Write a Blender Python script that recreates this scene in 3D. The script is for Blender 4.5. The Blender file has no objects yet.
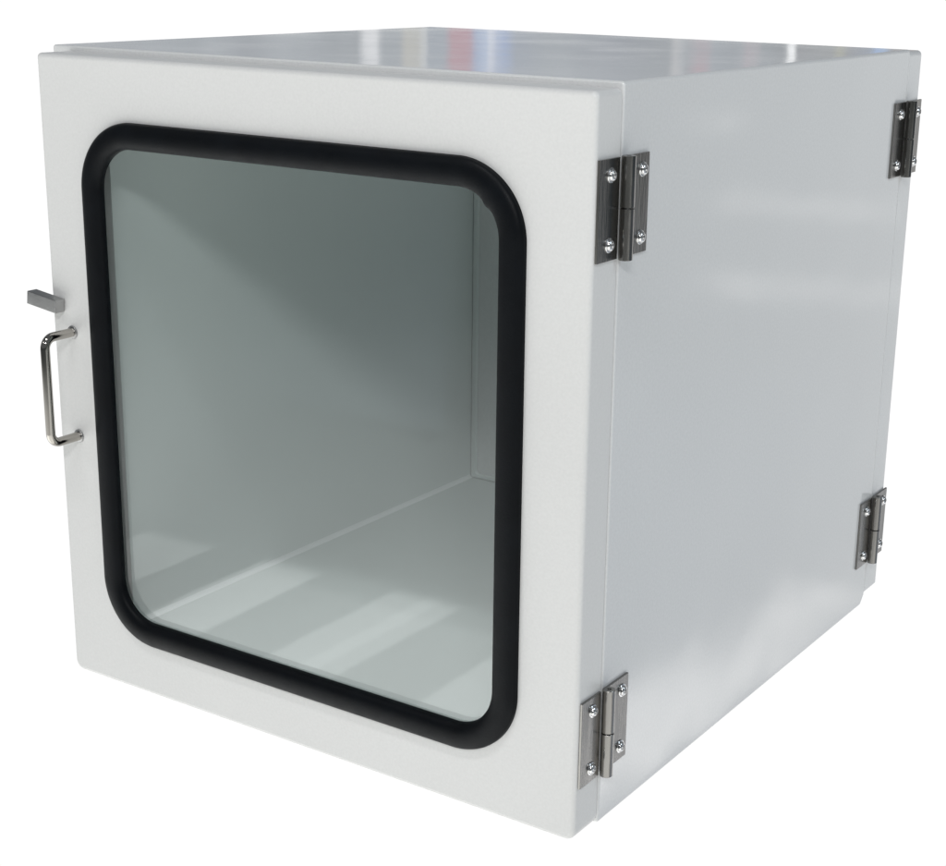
import bpy, bmesh, math
from mathutils import Vector, Matrix

S = bpy.context.scene
COL = S.collection
R = math.radians

# ------------------------------------------------------------------ camera
cam_d = bpy.data.cameras.new('camera')
cam = bpy.data.objects.new('camera', cam_d)
COL.objects.link(cam)
cam.location = (1.1871, -1.0424, 0.6895)
cam.rotation_euler = (1.2774, -0.0165, 0.5840)
cam_d.sensor_width = 36.0
cam_d.lens = 61.78
cam_d.shift_x = -0.0363
cam_d.shift_y = 0.0095
cam_d.clip_start = 0.05
cam_d.clip_end = 200
S.camera = cam

# ------------------------------------------------------------------ world: plain white only where the camera looks, dim workshop on the other sides
w = bpy.data.worlds.new('World')
S.world = w
w.use_nodes = True
nt = w.node_tree
nt.nodes.clear()
def N(t, tree=None, **kw):
    n = (tree or nt).nodes.new(t)
    for k, v in kw.items():
        setattr(n, k, v)
    return n
def ln(a, b, tree=None):
    (tree or nt).links.new(a, b)
def math_node(op, a, b=None, clamp=False, c=None):
    n = N('ShaderNodeMath', operation=op, use_clamp=clamp)
    for i, v in enumerate((a, b, c)):
        if v is None:
            continue
        if isinstance(v, (int, float)):
            n.inputs[i].default_value = v
        else:
            ln(v, n.inputs[i])
    return n.outputs[0]
def ramp(fac, stops, tree=None, interp='LINEAR'):
    n = N('ShaderNodeValToRGB', tree)
    n.color_ramp.interpolation = interp
    el = n.color_ramp.elements
    while len(el) > 1:
        el.remove(el[-1])
    el[0].position = stops[0][0]; el[0].color = tuple(stops[0][1]) + (1,)
    for p, c in stops[1:]:
        e = el.new(p); e.color = tuple(c) + (1,)
    ln(fac, n.inputs[0], tree)
    return n.outputs[0]
def mapr(v, a, b, c=0.0, d=1.0, smooth=True):
    n = N('ShaderNodeMapRange')
    n.interpolation_type = 'SMOOTHSTEP' if smooth else 'LINEAR'
    ln(v, n.inputs[0])
    for i, x in enumerate((a, b, c, d)):
        n.inputs[i + 1].default_value = x
    return n.outputs[0]
def mixc(f, a, b, tree=None):
    n = N('ShaderNodeMix', tree, data_type='RGBA')
    for s, v in ((n.inputs[0], f), (n.inputs[6], a), (n.inputs[7], b)):
        if isinstance(v, (int, float)):
            s.default_value = v
        elif isinstance(v, tuple):
            s.default_value = v + (1,) if len(v) == 3 else v
        else:
            ln(v, s, tree)
    return n.outputs[2]

tc = N('ShaderNodeTexCoord')
sx = N('ShaderNodeSeparateXYZ'); ln(tc.outputs['Generated'], sx.inputs[0])
X, Y, Z = sx.outputs
AZ = 0.584
ca, sa = math.cos(AZ), math.sin(AZ)
fwd = math_node('ADD', math_node('MULTIPLY', X, -sa), math_node('MULTIPLY', Y, ca))     # along the camera's view
side = math_node('ADD', math_node('MULTIPLY', X, ca), math_node('MULTIPLY', Y, sa))
hor = math_node('SQRT', math_node('ADD', math_node('MULTIPLY', X, X), math_node('MULTIPLY', Y, Y)))
cosaz = math_node('DIVIDE', fwd, math_node('MAXIMUM', hor, 0.001))
sector = mapr(cosaz, math.cos(R(66)), math.cos(R(46)))
# lower half outside the white sector: darker near eye level, paler warm floor further down
mz = math_node('MAXIMUM', math_node('MULTIPLY', Z, -1.0), 0.02)
qx = math_node('DIVIDE', X, mz); qy = math_node('DIVIDE', Y, mz)          # a point on the workshop floor, in camera heights
qr = math_node('DIVIDE', hor, mz)
floor_c = ramp(mapr(qr, 0.0, 10.0, smooth=False),
               [(0.0, (.55, .53, .50)), (.15, (.62, .60, .57)), (.22, (.64, .62, .60)), (.30, (.55, .55, .54)), (.36, (.42, .43, .43)), (.44, (.20, .21, .21)), (.58, (.09, .10, .10)), (1.0, (.07, .08, .08))])
wob = N('ShaderNodeTexNoise'); wob.inputs['Scale'].default_value = 2.2; wob.inputs['Detail'].default_value = 3
cq = N('ShaderNodeCombineXYZ'); ln(qx, cq.inputs[0]); ln(qy, cq.inputs[1]); ln(cq.outputs[0], wob.inputs[0])
wv = math_node('MULTIPLY', math_node('SUBTRACT', wob.outputs[0], .5), .05)
# pale floor bands, painted in for the window to reflect; ragged ends
def floor_bands(lo, hi, end):
    a = mapr(math_node('ADD', qx, wv), lo - .008, lo + .006)
    b = mapr(math_node('ADD', qx, wv), hi + .008, hi - .006)
    e = mapr(math_node('ADD', qy, wv), -end - .028, -end + .022)
    return math_node('MULTIPLY', math_node('MULTIPLY', a, b), e)
tot = math_node('MULTIPLY', floor_bands(-2.03, -1.87, 1.93), .55)
tot = math_node('ADD', tot, math_node('MULTIPLY', floor_bands(-1.76, -1.64, 1.94), .85))
tot = math_node('ADD', tot, math_node('MULTIPLY', floor_bands(-1.50, -1.37, 1.96), .75))
tot = math_node('ADD', tot, math_node('MULTIPLY', floor_bands(-1.22, -.30, 1.93), .75))
tot = math_node('ADD', tot, math_node('MULTIPLY', math_node('ADD', floor_bands(-1.75, -1.0, 1.90), floor_bands(-1.44, -1.41, 1.97)), .35))
frontside = mapr(Y, 0.0, -.15)
glow = mapr(math_node('ADD', qr, math_node('MULTIPLY', qx, .35)), 4.2, 1.0)     # added haze that lightens the lower window reflection
tot = math_node('ADD', tot, math_node('MULTIPLY', glow, .62))
near_r = math_node('MULTIPLY', mapr(qx, -1.95, -1.25), mapr(qy, -2.5, -1.75))  # added brightening for the window's lower right
tot = math_node('ADD', tot, math_node('MULTIPLY', near_r, .55))
tot = math_node('MULTIPLY', tot, frontside)
# pale strip, warm floor patch and streaks painted for the side panel to reflect
rightside = math_node('MULTIPLY', mapr(Y, 0.0, .2), mapr(X, 0.0, .1))
wv2 = math_node('MULTIPLY', math_node('SUBTRACT', wob.outputs[0], .5), .25)
strip = math_node('MULTIPLY', mapr(math_node('ADD', qx, wv2), .86, .89), mapr(math_node('ADD', qx, wv2), 1.0, .97))
strip = math_node('MULTIPLY', strip, mapr(qy, 2.45, 2.35))
warm = mapr(math_node('ADD', qx, wv2), .98, .90)
def bar(z0, hw, x0, x1):
    a = math_node('MULTIPLY', mapr(Z, z0 - hw - .003, z0 - hw), mapr(Z, z0 + hw + .003, z0 + hw))
    return math_node('MULTIPLY', a, math_node('MULTIPLY', mapr(X, x0 - .01, x0 + .01), mapr(X, x1 + .01, x1 - .01)))
side_streaks = math_node('ADD', bar(-.143, .005, .335, .43), bar(-.192, .006, .30, .43))
side_streaks = math_node('ADD', side_streaks, math_node('MULTIPLY', bar(-.096, .003, .43, .445), 2.0))
rs = math_node('ADD', math_node('ADD', math_node('MULTIPLY', strip, 1.7), math_node('MULTIPLY', warm, .45)), math_node('MULTIPLY', side_streaks, .8))
rs = math_node('MULTIPLY', rs, rightside)
def addc(a, b):
    n = N('ShaderNodeMix', data_type='RGBA', blend_type='ADD'); n.inputs[0].default_value = 1.0
    ln(a, n.inputs[6]); ln(b, n.inputs[7]); return n.outputs[2]
def tint(v, c):
    n = N('ShaderNodeVectorMath', operation='SCALE'); n.inputs[0].default_value = c; ln(v, n.inputs[3]); return n.outputs[0]
low = addc(floor_c, tint(tot, (.97, 1.0, .99)))
mt_ = N('ShaderNodeMix', data_type='RGBA', blend_type='MULTIPLY'); ln(rightside, mt_.inputs[0]); ln(low, mt_.inputs[6]); mt_.inputs[7].default_value = (.66, .76, .90, 1)
low = addc(mt_.outputs[2], tint(rs, (1.0, .96, .92)))
# upper half: grey workshop, coloured streaks painted in for the top panel to reflect
tanaz = math_node('DIVIDE', side, math_node('MAXIMUM', fwd, 0.05))
pos = math_node('DIVIDE', math_node('ADD', math_node('MULTIPLY', tanaz, 1623.0), 507.0), 946.0)
base_g = (.33, .36, .39)
dk = (.26, .28, .30); wh = (1.0, 1.0, 1.02)
strA = ramp(pos, [(0.0, (.50, .50, .50)), (.07, (.40, .40, .42)), (.20, base_g), (.27, (.27, .29, .32)), (.33, base_g), (.384, dk), (.390, wh), (.402, wh), (.408, base_g),
                  (.426, base_g), (.434, (.58, .55, .47)), (.446, (.56, .54, .48)), (.452, (.75, .76, .76)), (.457, (.32, .36, .42)), (.474, (.32, .36, .42)), (.480, (.52, .20, .25)), (.499, (.50, .22, .28)),
                  (.505, (.34, .44, .68)), (.517, (.55, .66, .9)), (.521, (1.0, 1.0, 1.1)), (.525, (.5, .6, .85)), (.536, (.30, .42, .74)), (.545, (.30, .34, .42)), (.58, base_g)])
strB = ramp(pos, [(.58, base_g), (.64, (.30, .32, .36)), (.704, dk), (.711, (.60, .58, .58)), (.718, (.50, .50, .52)), (.722, dk), (.734, (.50, .28, .32)), (.744, (.46, .30, .34)), (.75, (.30, .33, .37)),
                  (.778, (.26, .28, .31)), (.785, (.50, .34, .37)), (.795, (.44, .36, .38)), (.80, (.26, .28, .30)), (.824, (.22, .23, .24)), (.826, (1.5, 1.5, 1.5)), (.832, (1.5, 1.5, 1.5)), (.834, (.24, .24, .25)),
                  (.872, (.26, .26, .25)), (.880, (.42, .40, .26)), (.888, (.27, .27, .28)), (.912, (.26, .30, .38)), (.918, (.30, .48, .85)), (.926, (.34, .52, .85)), (.934, (.27, .22, .20)), (1.0, (.28, .24, .23))])
hs = mixc(mapr(pos, .579, .581), strA, strB)
front_half = mapr(fwd, 0.2, 0.6)
# noise breaks the painted streaks up
hn = N('ShaderNodeTexNoise'); hn.inputs['Scale'].default_value = 34.0; hn.inputs['Detail'].default_value = 2
ln(tc.outputs['Generated'], hn.inputs[0])
hs = mixc(math_node('ADD', math_node('MULTIPLY', mapr(hn.outputs[0], .42, .70), .50), .36), hs, (.41, .44, .47))
near_h = mapr(Z, .42, .16)
ceil_c = (.17, .18, .19)
up = mixc(math_node('MULTIPLY', near_h, front_half), ceil_c, hs)
lowall = mixc(sector, low, (1.02, 1.02, 1.02))  # white put in the view sector alone, as a blank background
zs = mapr(Z, .027, .038)
final = mixc(zs, lowall, up)
bg = N('ShaderNodeBackground'); ln(final, bg.inputs[0]); bg.inputs[1].default_value = 1.0
wo = N('ShaderNodeOutputWorld'); ln(bg.outputs[0], wo.inputs[0])

# ------------------------------------------------------------------ lamps: overhead workshop tubes and an added side fill
def area(name, loc, target, sx_, sy_, power, col):
    d = bpy.data.lights.new(name, 'AREA'); d.shape = 'RECTANGLE'; d.size = sx_; d.size_y = sy_
    d.energy = power; d.color = col
    o = bpy.data.objects.new(name, d); COL.objects.link(o)
    o.location = loc
    o.rotation_euler = (Vector(target) - Vector(loc)).to_track_quat('-Z', 'Y').to_euler()
    return o
area('overhead_or_fill_lamp', (2.0, -2.35, 2.15), (.2, 0, .3), .9, .16, 32, (.99, .995, 1.0))
area('overhead_or_fill_lamp', (-.9, -2.3, 2.1), (.3, 0, .3), .9, .16, 5, (.99, .995, 1.0))
area('overhead_or_fill_lamp', (0.45, -1.2, 2.55), (.3, 0, .3), 1.3, .14, 17, (.99, .995, 1.0))
area('overhead_or_fill_lamp', (2.6, 0.5, 1.8), (.6, .3, .3), .5, 1.6, 12, (.80, .91, 1.0))  # added fill, lightens and cools the right side panel

S.view_settings.view_transform = 'Standard'
S.view_settings.look = 'None'
S.view_settings.exposure = 0
S.view_settings.gamma = 1
S.render.engine = 'CYCLES'
S.cycles.max_bounces = 14
S.cycles.transparent_max_bounces = 16

# ------------------------------------------------------------------ materials
def mat(name, col, rough=.4, metal=0.0, spec=.5, bump=0.0, bscale=400, vary=0.0, vscale=6, coat=0.0, rvar=0.0, stretch=None, wave=0.0, grain=0.0):
    m = bpy.data.materials.new(name); m.use_nodes = True
    t = m.node_tree; p = t.nodes['Principled BSDF']
    p.inputs['Base Color'].default_value = tuple(col) + (1,)
    p.inputs['Roughness'].default_value = rough
    p.inputs['Metallic'].default_value = metal
    p.inputs['Specular IOR Level'].default_value = spec
    p.inputs['Coat Weight'].default_value = coat
    p.inputs['Coat Roughness'].default_value = .08
    c = N('ShaderNodeTexCoord', t)
    mpn = N('ShaderNodeMapping', t); ln(c.outputs['Object'], mpn.inputs[0], t)
    if stretch: mpn.inputs['Scale'].default_value = stretch
    if vary:
        n = N('ShaderNodeTexNoise', t); n.inputs['Scale'].default_value = vscale; n.inputs['Detail'].default_value = 6
        ln(mpn.outputs[0], n.inputs[0], t)
        lo = tuple(x * (1 - vary) for x in col); hi = tuple(min(1, x * (1 + vary)) for x in col)
        ln(ramp(n.outputs[0], [(.3, lo), (.7, hi)], t), p.inputs['Base Color'], t)
    if rvar:
        n = N('ShaderNodeTexNoise', t); n.inputs['Scale'].default_value = vscale * 2.3; n.inputs['Detail'].default_value = 5
        ln(mpn.outputs[0], n.inputs[0], t)
        r = N('ShaderNodeMapRange', t); ln(n.outputs[0], r.inputs[0], t)
        r.inputs[1].default_value = .3; r.inputs[2].default_value = .7
        r.inputs[3].default_value = max(.02, rough - rvar); r.inputs[4].default_value = rough + rvar
        ln(r.outputs[0], p.inputs['Roughness'], t)
    if bump:
        n = N('ShaderNodeTexNoise', t); n.inputs['Scale'].default_value = bscale; n.inputs['Detail'].default_value = 3
        ln(mpn.outputs[0], n.inputs[0], t)
        b = N('ShaderNodeBump', t); b.inputs['Strength'].default_value = bump; b.inputs['Distance'].default_value = .0006
        ln(n.outputs[0], b.inputs['Height'], t); ln(b.outputs[0], p.inputs['Normal'], t)
        if wave:
            n2 = N('ShaderNodeTexNoise', t); n2.inputs['Scale'].default_value = 7; n2.inputs['Detail'].default_value = 1
            ln(mpn.outputs[0], n2.inputs[0], t)
            b2 = N('ShaderNodeBump', t); b2.inputs['Strength'].default_value = 1.0; b2.inputs['Distance'].default_value = wave
            ln(n2.outputs[0], b2.inputs['Height'], t); ln(b2.outputs[0], b.inputs['Normal'], t)
    if grain:
        n3 = N('ShaderNodeTexNoise', t); n3.inputs['Scale'].default_value = 420; n3.inputs['Detail'].default_value = 2
        ln(mpn.outputs[0], n3.inputs[0], t)
        mg = N('ShaderNodeMix', t, data_type='RGBA', blend_type='MULTIPLY'); mg.inputs[0].default_value = 1
        src = p.inputs['Base Color'].links[0].from_socket
        ln(src, mg.inputs[6], t); ln(ramp(n3.outputs[0], [(.3, (1 - grain,) * 3), (.7, (1, 1, 1))], t), mg.inputs[7], t)
        ln(mg.outputs[2], p.inputs['Base Color'], t)
    return m
M = {}
M['paint'] = mat('white_powder_coat', (.72, .725, .725), .07, bump=.04, bscale=330, vary=.012, vscale=5, rvar=.03, wave=.0007, grain=.06)
M['door_paint'] = mat('white_door_paint', (.70, .70, .692), .36, bump=.16, bscale=420, vary=.015, vscale=4, rvar=.05, wave=.0006, grain=.045)
M['liner'] = mat('chamber_paint', (.69, .73, .72), .14, bump=.08, bscale=60, vary=.02, vscale=3, rvar=.04)
M['rubber'] = mat('black_rubber', (.003, .004, .0055), .44, spec=.11, bump=.25, bscale=700, vary=.2, vscale=40, rvar=.05)
M['seal'] = mat('grey_seal', (.30, .31, .30), .6)
M['steel'] = mat('hinge_steel', (.26, .252, .24), .26, metal=1, bump=.25, bscale=500, vary=.18, vscale=30, rvar=.08, stretch=(1, 1, .12))
M['screw'] = mat('bright_screw', (.72, .72, .72), .14, metal=1, rvar=.04, vscale=50)
M['chrome'] = mat('handle_chrome', (.42, .40, .37), .09, metal=1, vary=.08, vscale=30, rvar=.05)
M['latch'] = mat('latch_alloy', (.42, .42, .42), .38, metal=1, bump=.2, bscale=500, vary=.1, vscale=30, rvar=.05)
M['dark'] = mat('recess_black', (.02, .02, .02), .5)
g = bpy.data.materials.new('window_glass'); g.use_nodes = True
t = g.node_tree; t.nodes.clear()
tr = N('ShaderNodeBsdfTransparent', t); tr.inputs[0].default_value = (.935, .951, .948, 1)
gl = N('ShaderNodeBsdfGlossy', t); gl.inputs['Roughness'].default_value = .004; gl.inputs[0].default_value = (1, 1, 1, 1)
lw = N('ShaderNodeLayerWeight', t); lw.inputs['Blend'].default_value = .5
pw = N('ShaderNodeMath', t, operation='POWER'); ln(lw.outputs['Facing'], pw.inputs[0], t); pw.inputs[1].default_value = 5
fr = N('ShaderNodeMath', t, operation='MULTIPLY_ADD'); ln(pw.outputs[0], fr.inputs[0], t); fr.inputs[1].default_value = .96; fr.inputs[2].default_value = .055
mx = N('ShaderNodeMixShader', t); out = N('ShaderNodeOutputMaterial', t)
ln(fr.outputs[0], mx.inputs[0], t); ln(tr.outputs[0], mx.inputs[1], t); ln(gl.outputs[0], mx.inputs[2], t); ln(mx.outputs[0], out.inputs[0], t)
M['glass'] = g

# ------------------------------------------------------------------ helpers
def link(name, bm, m, parent=None, sharp=35, wn=True):
    bmesh.ops.recalc_face_normals(bm, faces=bm.faces)
    me = bpy.data.meshes.new(name); bm.to_mesh(me); bm.free()
    for f in me.polygons: f.use_smooth = True
    me.set_sharp_from_angle(angle=R(sharp))
    me.materials.append(M[m])
    o = bpy.data.objects.new(name, me); COL.objects.link(o)
    if parent: o.parent = parent
    if wn:
        md = o.modifiers.new('wn', 'WEIGHTED_NORMAL'); md.keep_sharp = True
    return o
def rr(x0, x1, z0, z1, y, rad, n=8):
    """rounded rectangle in the xz plane; rad = (bl, br, tr, tl)"""
    P = []
    for (cx, cz, a0), r in zip(((x0, z0, 180), (x1, z0, 270), (x1, z1, 0), (x0, z1, 90)), rad):
        r = max(r, .0002)
        ox = cx + (r if cx == x0 else -r); oz = cz + (r if cz == z0 else -r)
        for i in range(n + 1):
            a = R(a0 + 90 * i / n)
            P.append((ox + r * math.cos(a), y, oz + r * math.sin(a)))
    return P
def loft(bm, loops, close=False):
    V = [[bm.verts.new(p) for p in L] for L in loops]
    k = len(V[0]); m = len(V)
    for i in range(m if close else m - 1):
        A, B = V[i], V[(i + 1) % m]
        for j in range(k):
            bm.faces.new((A[j], A[(j + 1) % k], B[(j + 1) % k], B[j]))
    return V
def box(bm, x0, x1, y0, y1, z0, z1, bev=0.0, mtx=None, seg=2):
    r = bmesh.ops.create_cube(bm, size=1)
    vs = r['verts']
    for v in vs:
        v.co = Vector(((x0 + x1) / 2 + v.co.x * (x1 - x0), (y0 + y1) / 2 + v.co.y * (y1 - y0), (z0 + z1) / 2 + v.co.z * (z1 - z0)))
    if bev:
        es = list({e for v in vs for e in v.link_edges})
        rb = bmesh.ops.bevel(bm, geom=es, offset=bev, segments=seg, affect='EDGES', profile=.5)
        vs = list({v for f in rb['faces'] for v in f.verts} | {v for v in vs if v.is_valid})
    if mtx:
        for v in vs: v.co = mtx @ v.co
def tube(bm, pts, r, n=20):
    loops = []
    for i, p in enumerate(pts):
        a = pts[max(i - 1, 0)]; b = pts[min(i + 1, len(pts) - 1)]
        d = (b - a).normalized()
        u = d.cross(Vector((1, 0.02, 0))).normalized(); v = d.cross(u)
        loops.append([p + r * (math.cos(2 * math.pi * k / n) * u + math.sin(2 * math.pi * k / n) * v) for k in range(n)])
    V = loft(bm, loops)
    bm.faces.new(V[0]); bm.faces.new(list(reversed(V[-1])))
def lathe(bm, prof, n=32, mtx=Matrix()):
    """profile (r, h) spun about local z"""
    loops = [[mtx @ Vector((r * math.cos(2 * math.pi * k / n), r * math.sin(2 * math.pi * k / n), h)) for k in range(n)] for r, h in prof]
    V = loft(bm, loops)
    bm.faces.new(V[0]); bm.faces.new(list(reversed(V[-1])))

# ------------------------------------------------------------------ the cabinet
W, H, D1, D2 = .6, .6013, .5868, .621
T = .0362
LX0, LX1, LZ0, LZ1 = .067, .533, .0445, .552     # chamber

root = bpy.data.objects.new('pass_through_cabinet', None); COL.objects.link(root)
root['label'] = 'white powder-coated pass-through cabinet with a black-gasketed glass door, steel hinges and chrome handle'
root['category'] = 'cabinet'

def ring_body(x0, x1, z0, z1, ya, yb, ix0, ix1, iz0, iz1, rad, irad, bev, seg=4, pan=None):
    """closed ring: outer wall from ya (front) to yb (back), rounded outer edges, opening ix/iz"""
    L = []
    L.append(rr(ix0, ix1, iz0, iz1, ya, irad))
    for s in range(seg + 1):                       # front outer edge
        a = R(90 * s / seg); o = bev * (1 - math.sin(a)); d = bev * (1 - math.cos(a))
        L.append(rr(x0 + o, x1 - o, z0 + o, z1 - o, ya + d, [max(q - o, .0004) for q in rad]))
    be = min(bev, .0012)
    for s in range(3):
        a = R(90 * s / 2); o = be * (1 - math.cos(a)); d = be * (1 - math.sin(a))
        L.append(rr(x0 + o, x1 - o, z0 + o, z1 - o, yb - d, [max(q - o, .0004) for q in rad]))
    if pan:
        lip, th = pan
        lx = (x0 + lip, x1 - lip, z0 + lip, z1 - lip)
        L.append(rr(*lx, yb, [.002] * 4))
        L.append(rr(*lx, yb - .0015, [.002] * 4))
        L.append(rr(x0 + .003, x1 - .003, z0 + .003, z1 - .003, yb - .0018, [.002] * 4))
        L.append(rr(x0 + .003, x1 - .003, z0 + .003, z1 - .003, ya + th, [.002] * 4))
        L.append(rr(ix0, ix1, iz0, iz1, ya + th, irad))
    else:
        L.append(rr(ix0, ix1, iz0, iz1, yb, irad))
    bm = bmesh.new(); loft(bm, L, close=True)
    return bm

GAP = .0018
bms = ring_body(0, W, 0, H, GAP, D1 - .0004, LX0, LX1, LZ0, LZ1, [.003] * 4, [.002] * 4, .0022)
bmesh.ops.bisect_plane(bms, geom=bms.verts[:] + bms.edges[:] + bms.faces[:], plane_co=(0, 0, .0108), plane_no=(0, 0, 1))
for v in bms.verts:                                  # the rear bottom corner of the shell is cut back at a slant
    if v.co.z < .010 and v.co.y > D1 - .01: v.co.y -= .0075
shell = link('cabinet_shell', bms, 'paint', root)
# chamber liner: thin tube, proud of the ring opening
bm = bmesh.new()
t_ = .0015
loft(bm, [rr(LX0 + a, LX1 - a, LZ0 + a, LZ1 - a, y, [.0045 + b] * 4) for a, b, y in
          ((.0003, 0, 0.0), (t_, 0, 0.0), (t_, 0, D1 - .003), (.0003, 0, D1 - .003))], close=True)
link('chamber_liner', bm, 'liner', root)
# coved floor joints, painted brighter white to draw their highlight
M['cove_white'] = mat('cove_highlight_white', (.86, .88, .88), .25)
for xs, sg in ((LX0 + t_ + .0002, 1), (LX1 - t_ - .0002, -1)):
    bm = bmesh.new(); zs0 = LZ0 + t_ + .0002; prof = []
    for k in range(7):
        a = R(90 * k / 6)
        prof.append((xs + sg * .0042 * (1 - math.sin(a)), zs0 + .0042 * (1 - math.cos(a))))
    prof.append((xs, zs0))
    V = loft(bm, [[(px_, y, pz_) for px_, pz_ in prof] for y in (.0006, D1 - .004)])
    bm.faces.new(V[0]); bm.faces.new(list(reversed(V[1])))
    link('cove_highlight', bm, 'cove_white', root, sharp=50, wn=False)
# seal strips between the doors and the shell
for nm, ya, yb in (('door_seal', .0001, GAP - .0002), ):
    bm = bmesh.new()
    loft(bm, [rr(.012, W - .012, .012, H - .015, ya, [.004] * 4), rr(.030, W - .030, .030, H - .030, ya, [.004] * 4),
              rr(.030, W - .030, .030, H - .030, yb, [.004] * 4), rr(.012, W - .012, .012, H - .015, yb, [.004] * 4)], close=True)
    link(nm, bm, 'seal', root)

# ---- front door
MX = .066
hx0, hx1, hz0, hz1 = MX + .0205, W - MX, MX - .002, .597 - MX    # gasket centre line (x starts from door's inset edge)
hx0 = .0855; hx1 = .532
door = link('front_door', ring_body(.0206, W, 0.0, .5965, -T, 0.0, hx0, hx1, hz0, hz1,
            [.010, .010, .005, .004], [.050] * 4, .0042, seg=6, pan=(.030, .002)), 'door_paint', root)
door['label'] = 'white front door with a large round-cornered window'

def gasket(name, cx0, cx1, cz0, cz1, y, sgn, rad, parent, a=.0116, h=.0080):
    L = []
    n = 18
    for s in range(n + 1):
        th = R(180 * s / n)
        c = math.cos(th); q = math.sin(th)
        o = a * c
        hh = h * (q ** .62)
        L.append(rr(cx0 - o, cx1 + o, cz0 - o, cz1 + o, y - sgn * hh, [rad + o] * 4, n=36))
    ii = a * .98
    L.append(rr(cx0 + ii, cx1 - ii, cz0 + ii, cz1 - ii, y + sgn * .0016, [rad - ii] * 4, n=36))
    L.append(rr(cx0 + .001, cx1 - .001, cz0 + .001, cz1 - .001, y + sgn * .0019, [rad - .001] * 4, n=36))
    L.append(rr(cx0 + .001, cx1 - .001, cz0 + .001, cz1 - .001, y + sgn * .0002, [rad - .001] * 4, n=36))
    bm = bmesh.new(); loft(bm, L, close=True)
    jx, jz = cx1 - rad + (rad - a) * .72, cz1 - rad + (rad - a) * .72      # butt join at the upper corner swells inwards
    mx_, mz2 = (cx0 + cx1) / 2, (cz0 + cz1) / 2
    for v in bm.verts:
        q_ = ((v.co.x - jx) ** 2 + (v.co.z - jz) ** 2) / .0045 ** 2
        k_ = .0019 * math.exp(-q_)
        v.co.x -= k_ * .7; v.co.z -= k_ * .7
        wv_ = .00022 * math.sin(v.co.x * 61 + 1.3) * math.sin(v.co.z * 53 + .4)
        v.co.x += wv_; v.co.z += wv_ * .8
    return link(name, bm, 'rubber', parent, sharp=50, wn=False)
gasket('window_gasket', hx0, hx1, hz0, hz1, -T, 1, .050, door)
def pane(cx0, cx1, cz0, cz1, y, rad, parent, th=.004):
    bm = bmesh.new()
    V = loft(bm, [rr(cx0, cx1, cz0, cz1, y, [rad] * 4, n=12), rr(cx0, cx1, cz0, cz1, y + th, [rad] * 4, n=12)])
    bm.faces.new(V[0]); bm.faces.new(list(reversed(V[1])))
    return link('window_pane', bm, 'glass', parent, wn=False)
pane(hx0 + .009, hx1 - .009, hz0 + .009, hz1 - .009, -T + .0004, .040, door)

# ---- rear door (mirrored, a little shorter)
bx0, bx1, bz0, bz1 = .1125, W - .075, .072, .528
bm = ring_body(.0206, W, .0, .5875, 0.0, D2 - D1, bx0, bx1, bz0 - .0118, bz1 - .0118, [.003, .003, .005, .005], [.045] * 4, .0010, seg=3)
for v in bm.verts:
    v.co.z += .0118; v.co.y += D1
rear = link('rear_door', bm, 'paint', root)
gasket('window_gasket', bx0, bx1, bz0, bz1, D2, -1, .045, rear, a=.010)
pane(bx0 + .0045, bx1 - .0045, bz0 + .0045, bz1 - .0045, D2 - .0065, .042, rear)
# inside corner bead along the back of the chamber
bm = bmesh.new()
loft(bm, [rr(LX0 + .0022, LX1 - .0022, LZ0 + .0022, LZ1 - .0022, D1 - .0028, [.003] * 4), rr(LX0 + .008, LX1 - .008, LZ0 + .006, LZ1 - .006, D1 - .0028, [.006] * 4),
          rr(LX0 + .010, LX1 - .010, LZ0 + .0075, LZ1 - .0075, D1 - .0004, [.006] * 4), rr(LX0 + .0022, LX1 - .0022, LZ0 + .0022, LZ1 - .0022, D1 - .0004, [.003] * 4)], close=True)
link('door_seal', bm, 'liner', root)

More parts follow.
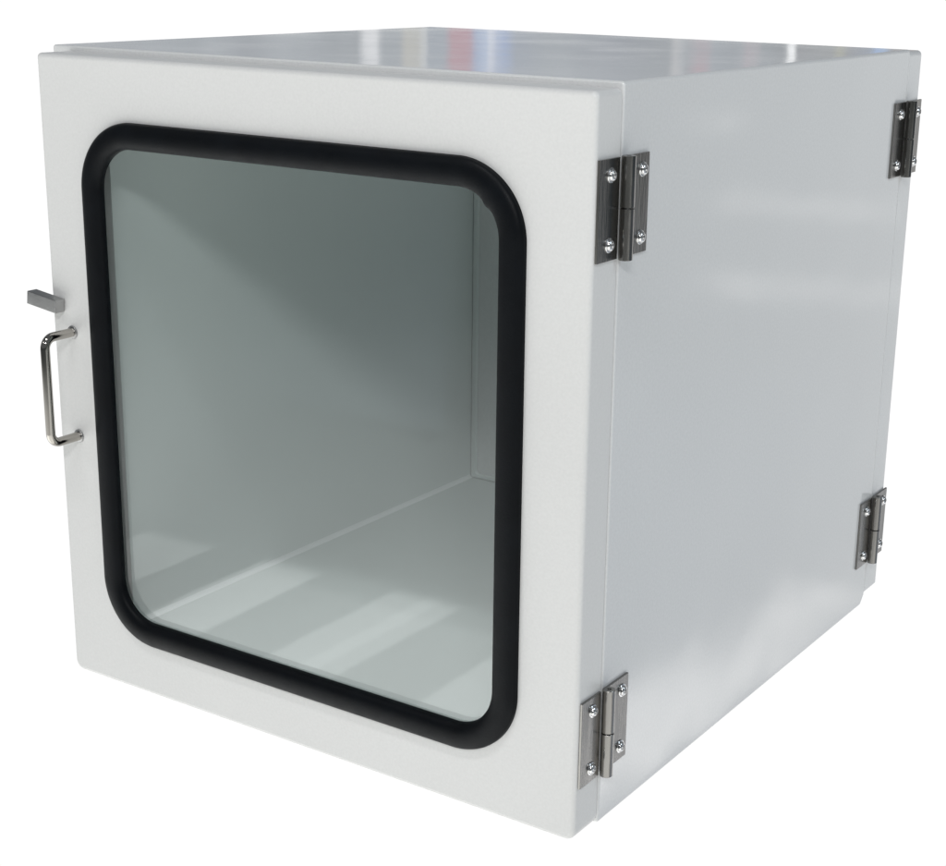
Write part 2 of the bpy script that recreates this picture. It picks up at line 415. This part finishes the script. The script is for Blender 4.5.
# ---- hinges: two leaves, a split knuckle on a pin, four pan-head screws
def screw(parent, y, z, x, ang):
    bm = bmesh.new()
    mt = Matrix.Translation((x, y, z)) @ Matrix.Rotation(R(90), 4, 'Y')
    lathe(bm, [(.0056, 0), (.0057, .0005), (.0054, .0009), (.0046, .0010)], 28, mt)
    r = .0044
    prof = [(r, .0010), (r, .0016), (.0041, .0024), (.0034, .0030), (.0027, .0033), (.0023, .0033), (.0022, .0014)]
    lathe(bm, prof, 28, mt)
    s = link('screw', bm, 'screw', parent, sharp=40, wn=False)
    return s
def hinge(yc, zc, label, flip=1):
    o = bpy.data.objects.new('hinge', None); COL.objects.link(o); o.parent = root
    o['label'] = label
    x = W + .0002
    hz = .0375; hy = .037; th = .0021
    rb = .0054; ky = yc - .0016
    for y0, y1 in ((yc - hy, ky - rb - .0006), (ky + rb * .4, yc + hy)):
        bm = bmesh.new()
        box(bm, x, x + th, y0, y1, zc - hz, zc + hz, .0004)
        link('leaf', bm, 'steel', o)
    # knuckles (wrapped plate: a round barrel standing proud with a web back to its leaf)
    xk = x + rb + .0004
    for (z0, z1, s) in ((zc + .0004, zc + hz + .0008, -1), (zc - hz - .0012, zc - .0004, 1)):
        bm = bmesh.new()
        mt = Matrix.Translation((xk, ky, 0))
        lathe(bm, [(.0020, z1 - .004), (.0020, z1), (rb - .0004, z1), (rb, z1 - .0004), (rb, z0 + .0004), (rb - .0004, z0), (.0020, z0), (.0020, z0 + .001)], 28, mt)
        k = link('knuckle', bm, 'steel', o, sharp=40, wn=False)
    bm = bmesh.new(); lathe(bm, [(.0019, zc - hz + .001), (.0019, zc + hz - .0008)], 16, Matrix.Translation((xk, ky, 0)))
    link('hinge_pin', bm, 'screw', o, wn=False)
    for i, (yy, zz) in enumerate(((-.0205, .0255), (-.0205, -.0255), (.0265, .0255), (.0265, -.0255))):
        screw(o, yc + yy, zc + zz, x + th, 20 * i)
    return o
hinge(.0036, .5105, 'upper front hinge, joining the front door to the side panel')
hinge(.0040, .0850, 'lower front hinge, joining the front door to the side panel')
hinge(.5895, .5125, 'upper rear hinge at the back edge of the side panel')
hinge(.5885, .0885, 'lower rear hinge at the back edge of the side panel')

# ---- pull handle
h = bpy.data.objects.new('pull_handle', None); COL.objects.link(h); h.parent = root
xb, za, zb_ = .0468, .2455, .3455
st_, br = .034, .010
pts = [Vector((xb, -T, za))]
for i in range(9):
    a = R(90 * i / 8); pts.append(Vector((xb, -T - st_ + br - br * math.sin(a), za + br - br * math.cos(a))))
for i in range(9):
    a = R(90 * i / 8); pts.append(Vector((xb, -T - st_ + br - br * math.cos(a), zb_ - br + br * math.sin(a))))
pts.append(Vector((xb, -T, zb_)))
bm = bmesh.new(); tube(bm, pts, .0043, 24)
link('grip_bar', bm, 'chrome', h, sharp=50, wn=False)
for z in (za, zb_):
    bm = bmesh.new()
    lathe(bm, [(.0063, 0), (.0063, .0008), (.0058, .0016), (.0044, .0018)], 28, Matrix.Translation((xb, -T, z)) @ Matrix.Rotation(R(90), 4, 'X'))
    link('mounting_washer', bm, 'latch', h, wn=False)

# ---- turn latch: an oblong block on a short stem, its outer end overhanging the door edge
l = bpy.data.objects.new('turn_latch', None); COL.objects.link(l); l.parent = root
bm = bmesh.new()
mt = Matrix.Translation((.0375, -T - .0062, .3700)) @ Matrix.Rotation(R(7), 4, 'Y')
box(bm, -.0372, .0012, -.0056, .0056, -.0063, .0063, .0007, mt)
link('lever', bm, 'latch', l)
bm = bmesh.new()
lathe(bm, [(.004, 0), (.004, .0010)], 20, Matrix.Translation((.0315, -T, .3705)) @ Matrix.Rotation(R(90), 4, 'X'))
link('stem', bm, 'latch', l)
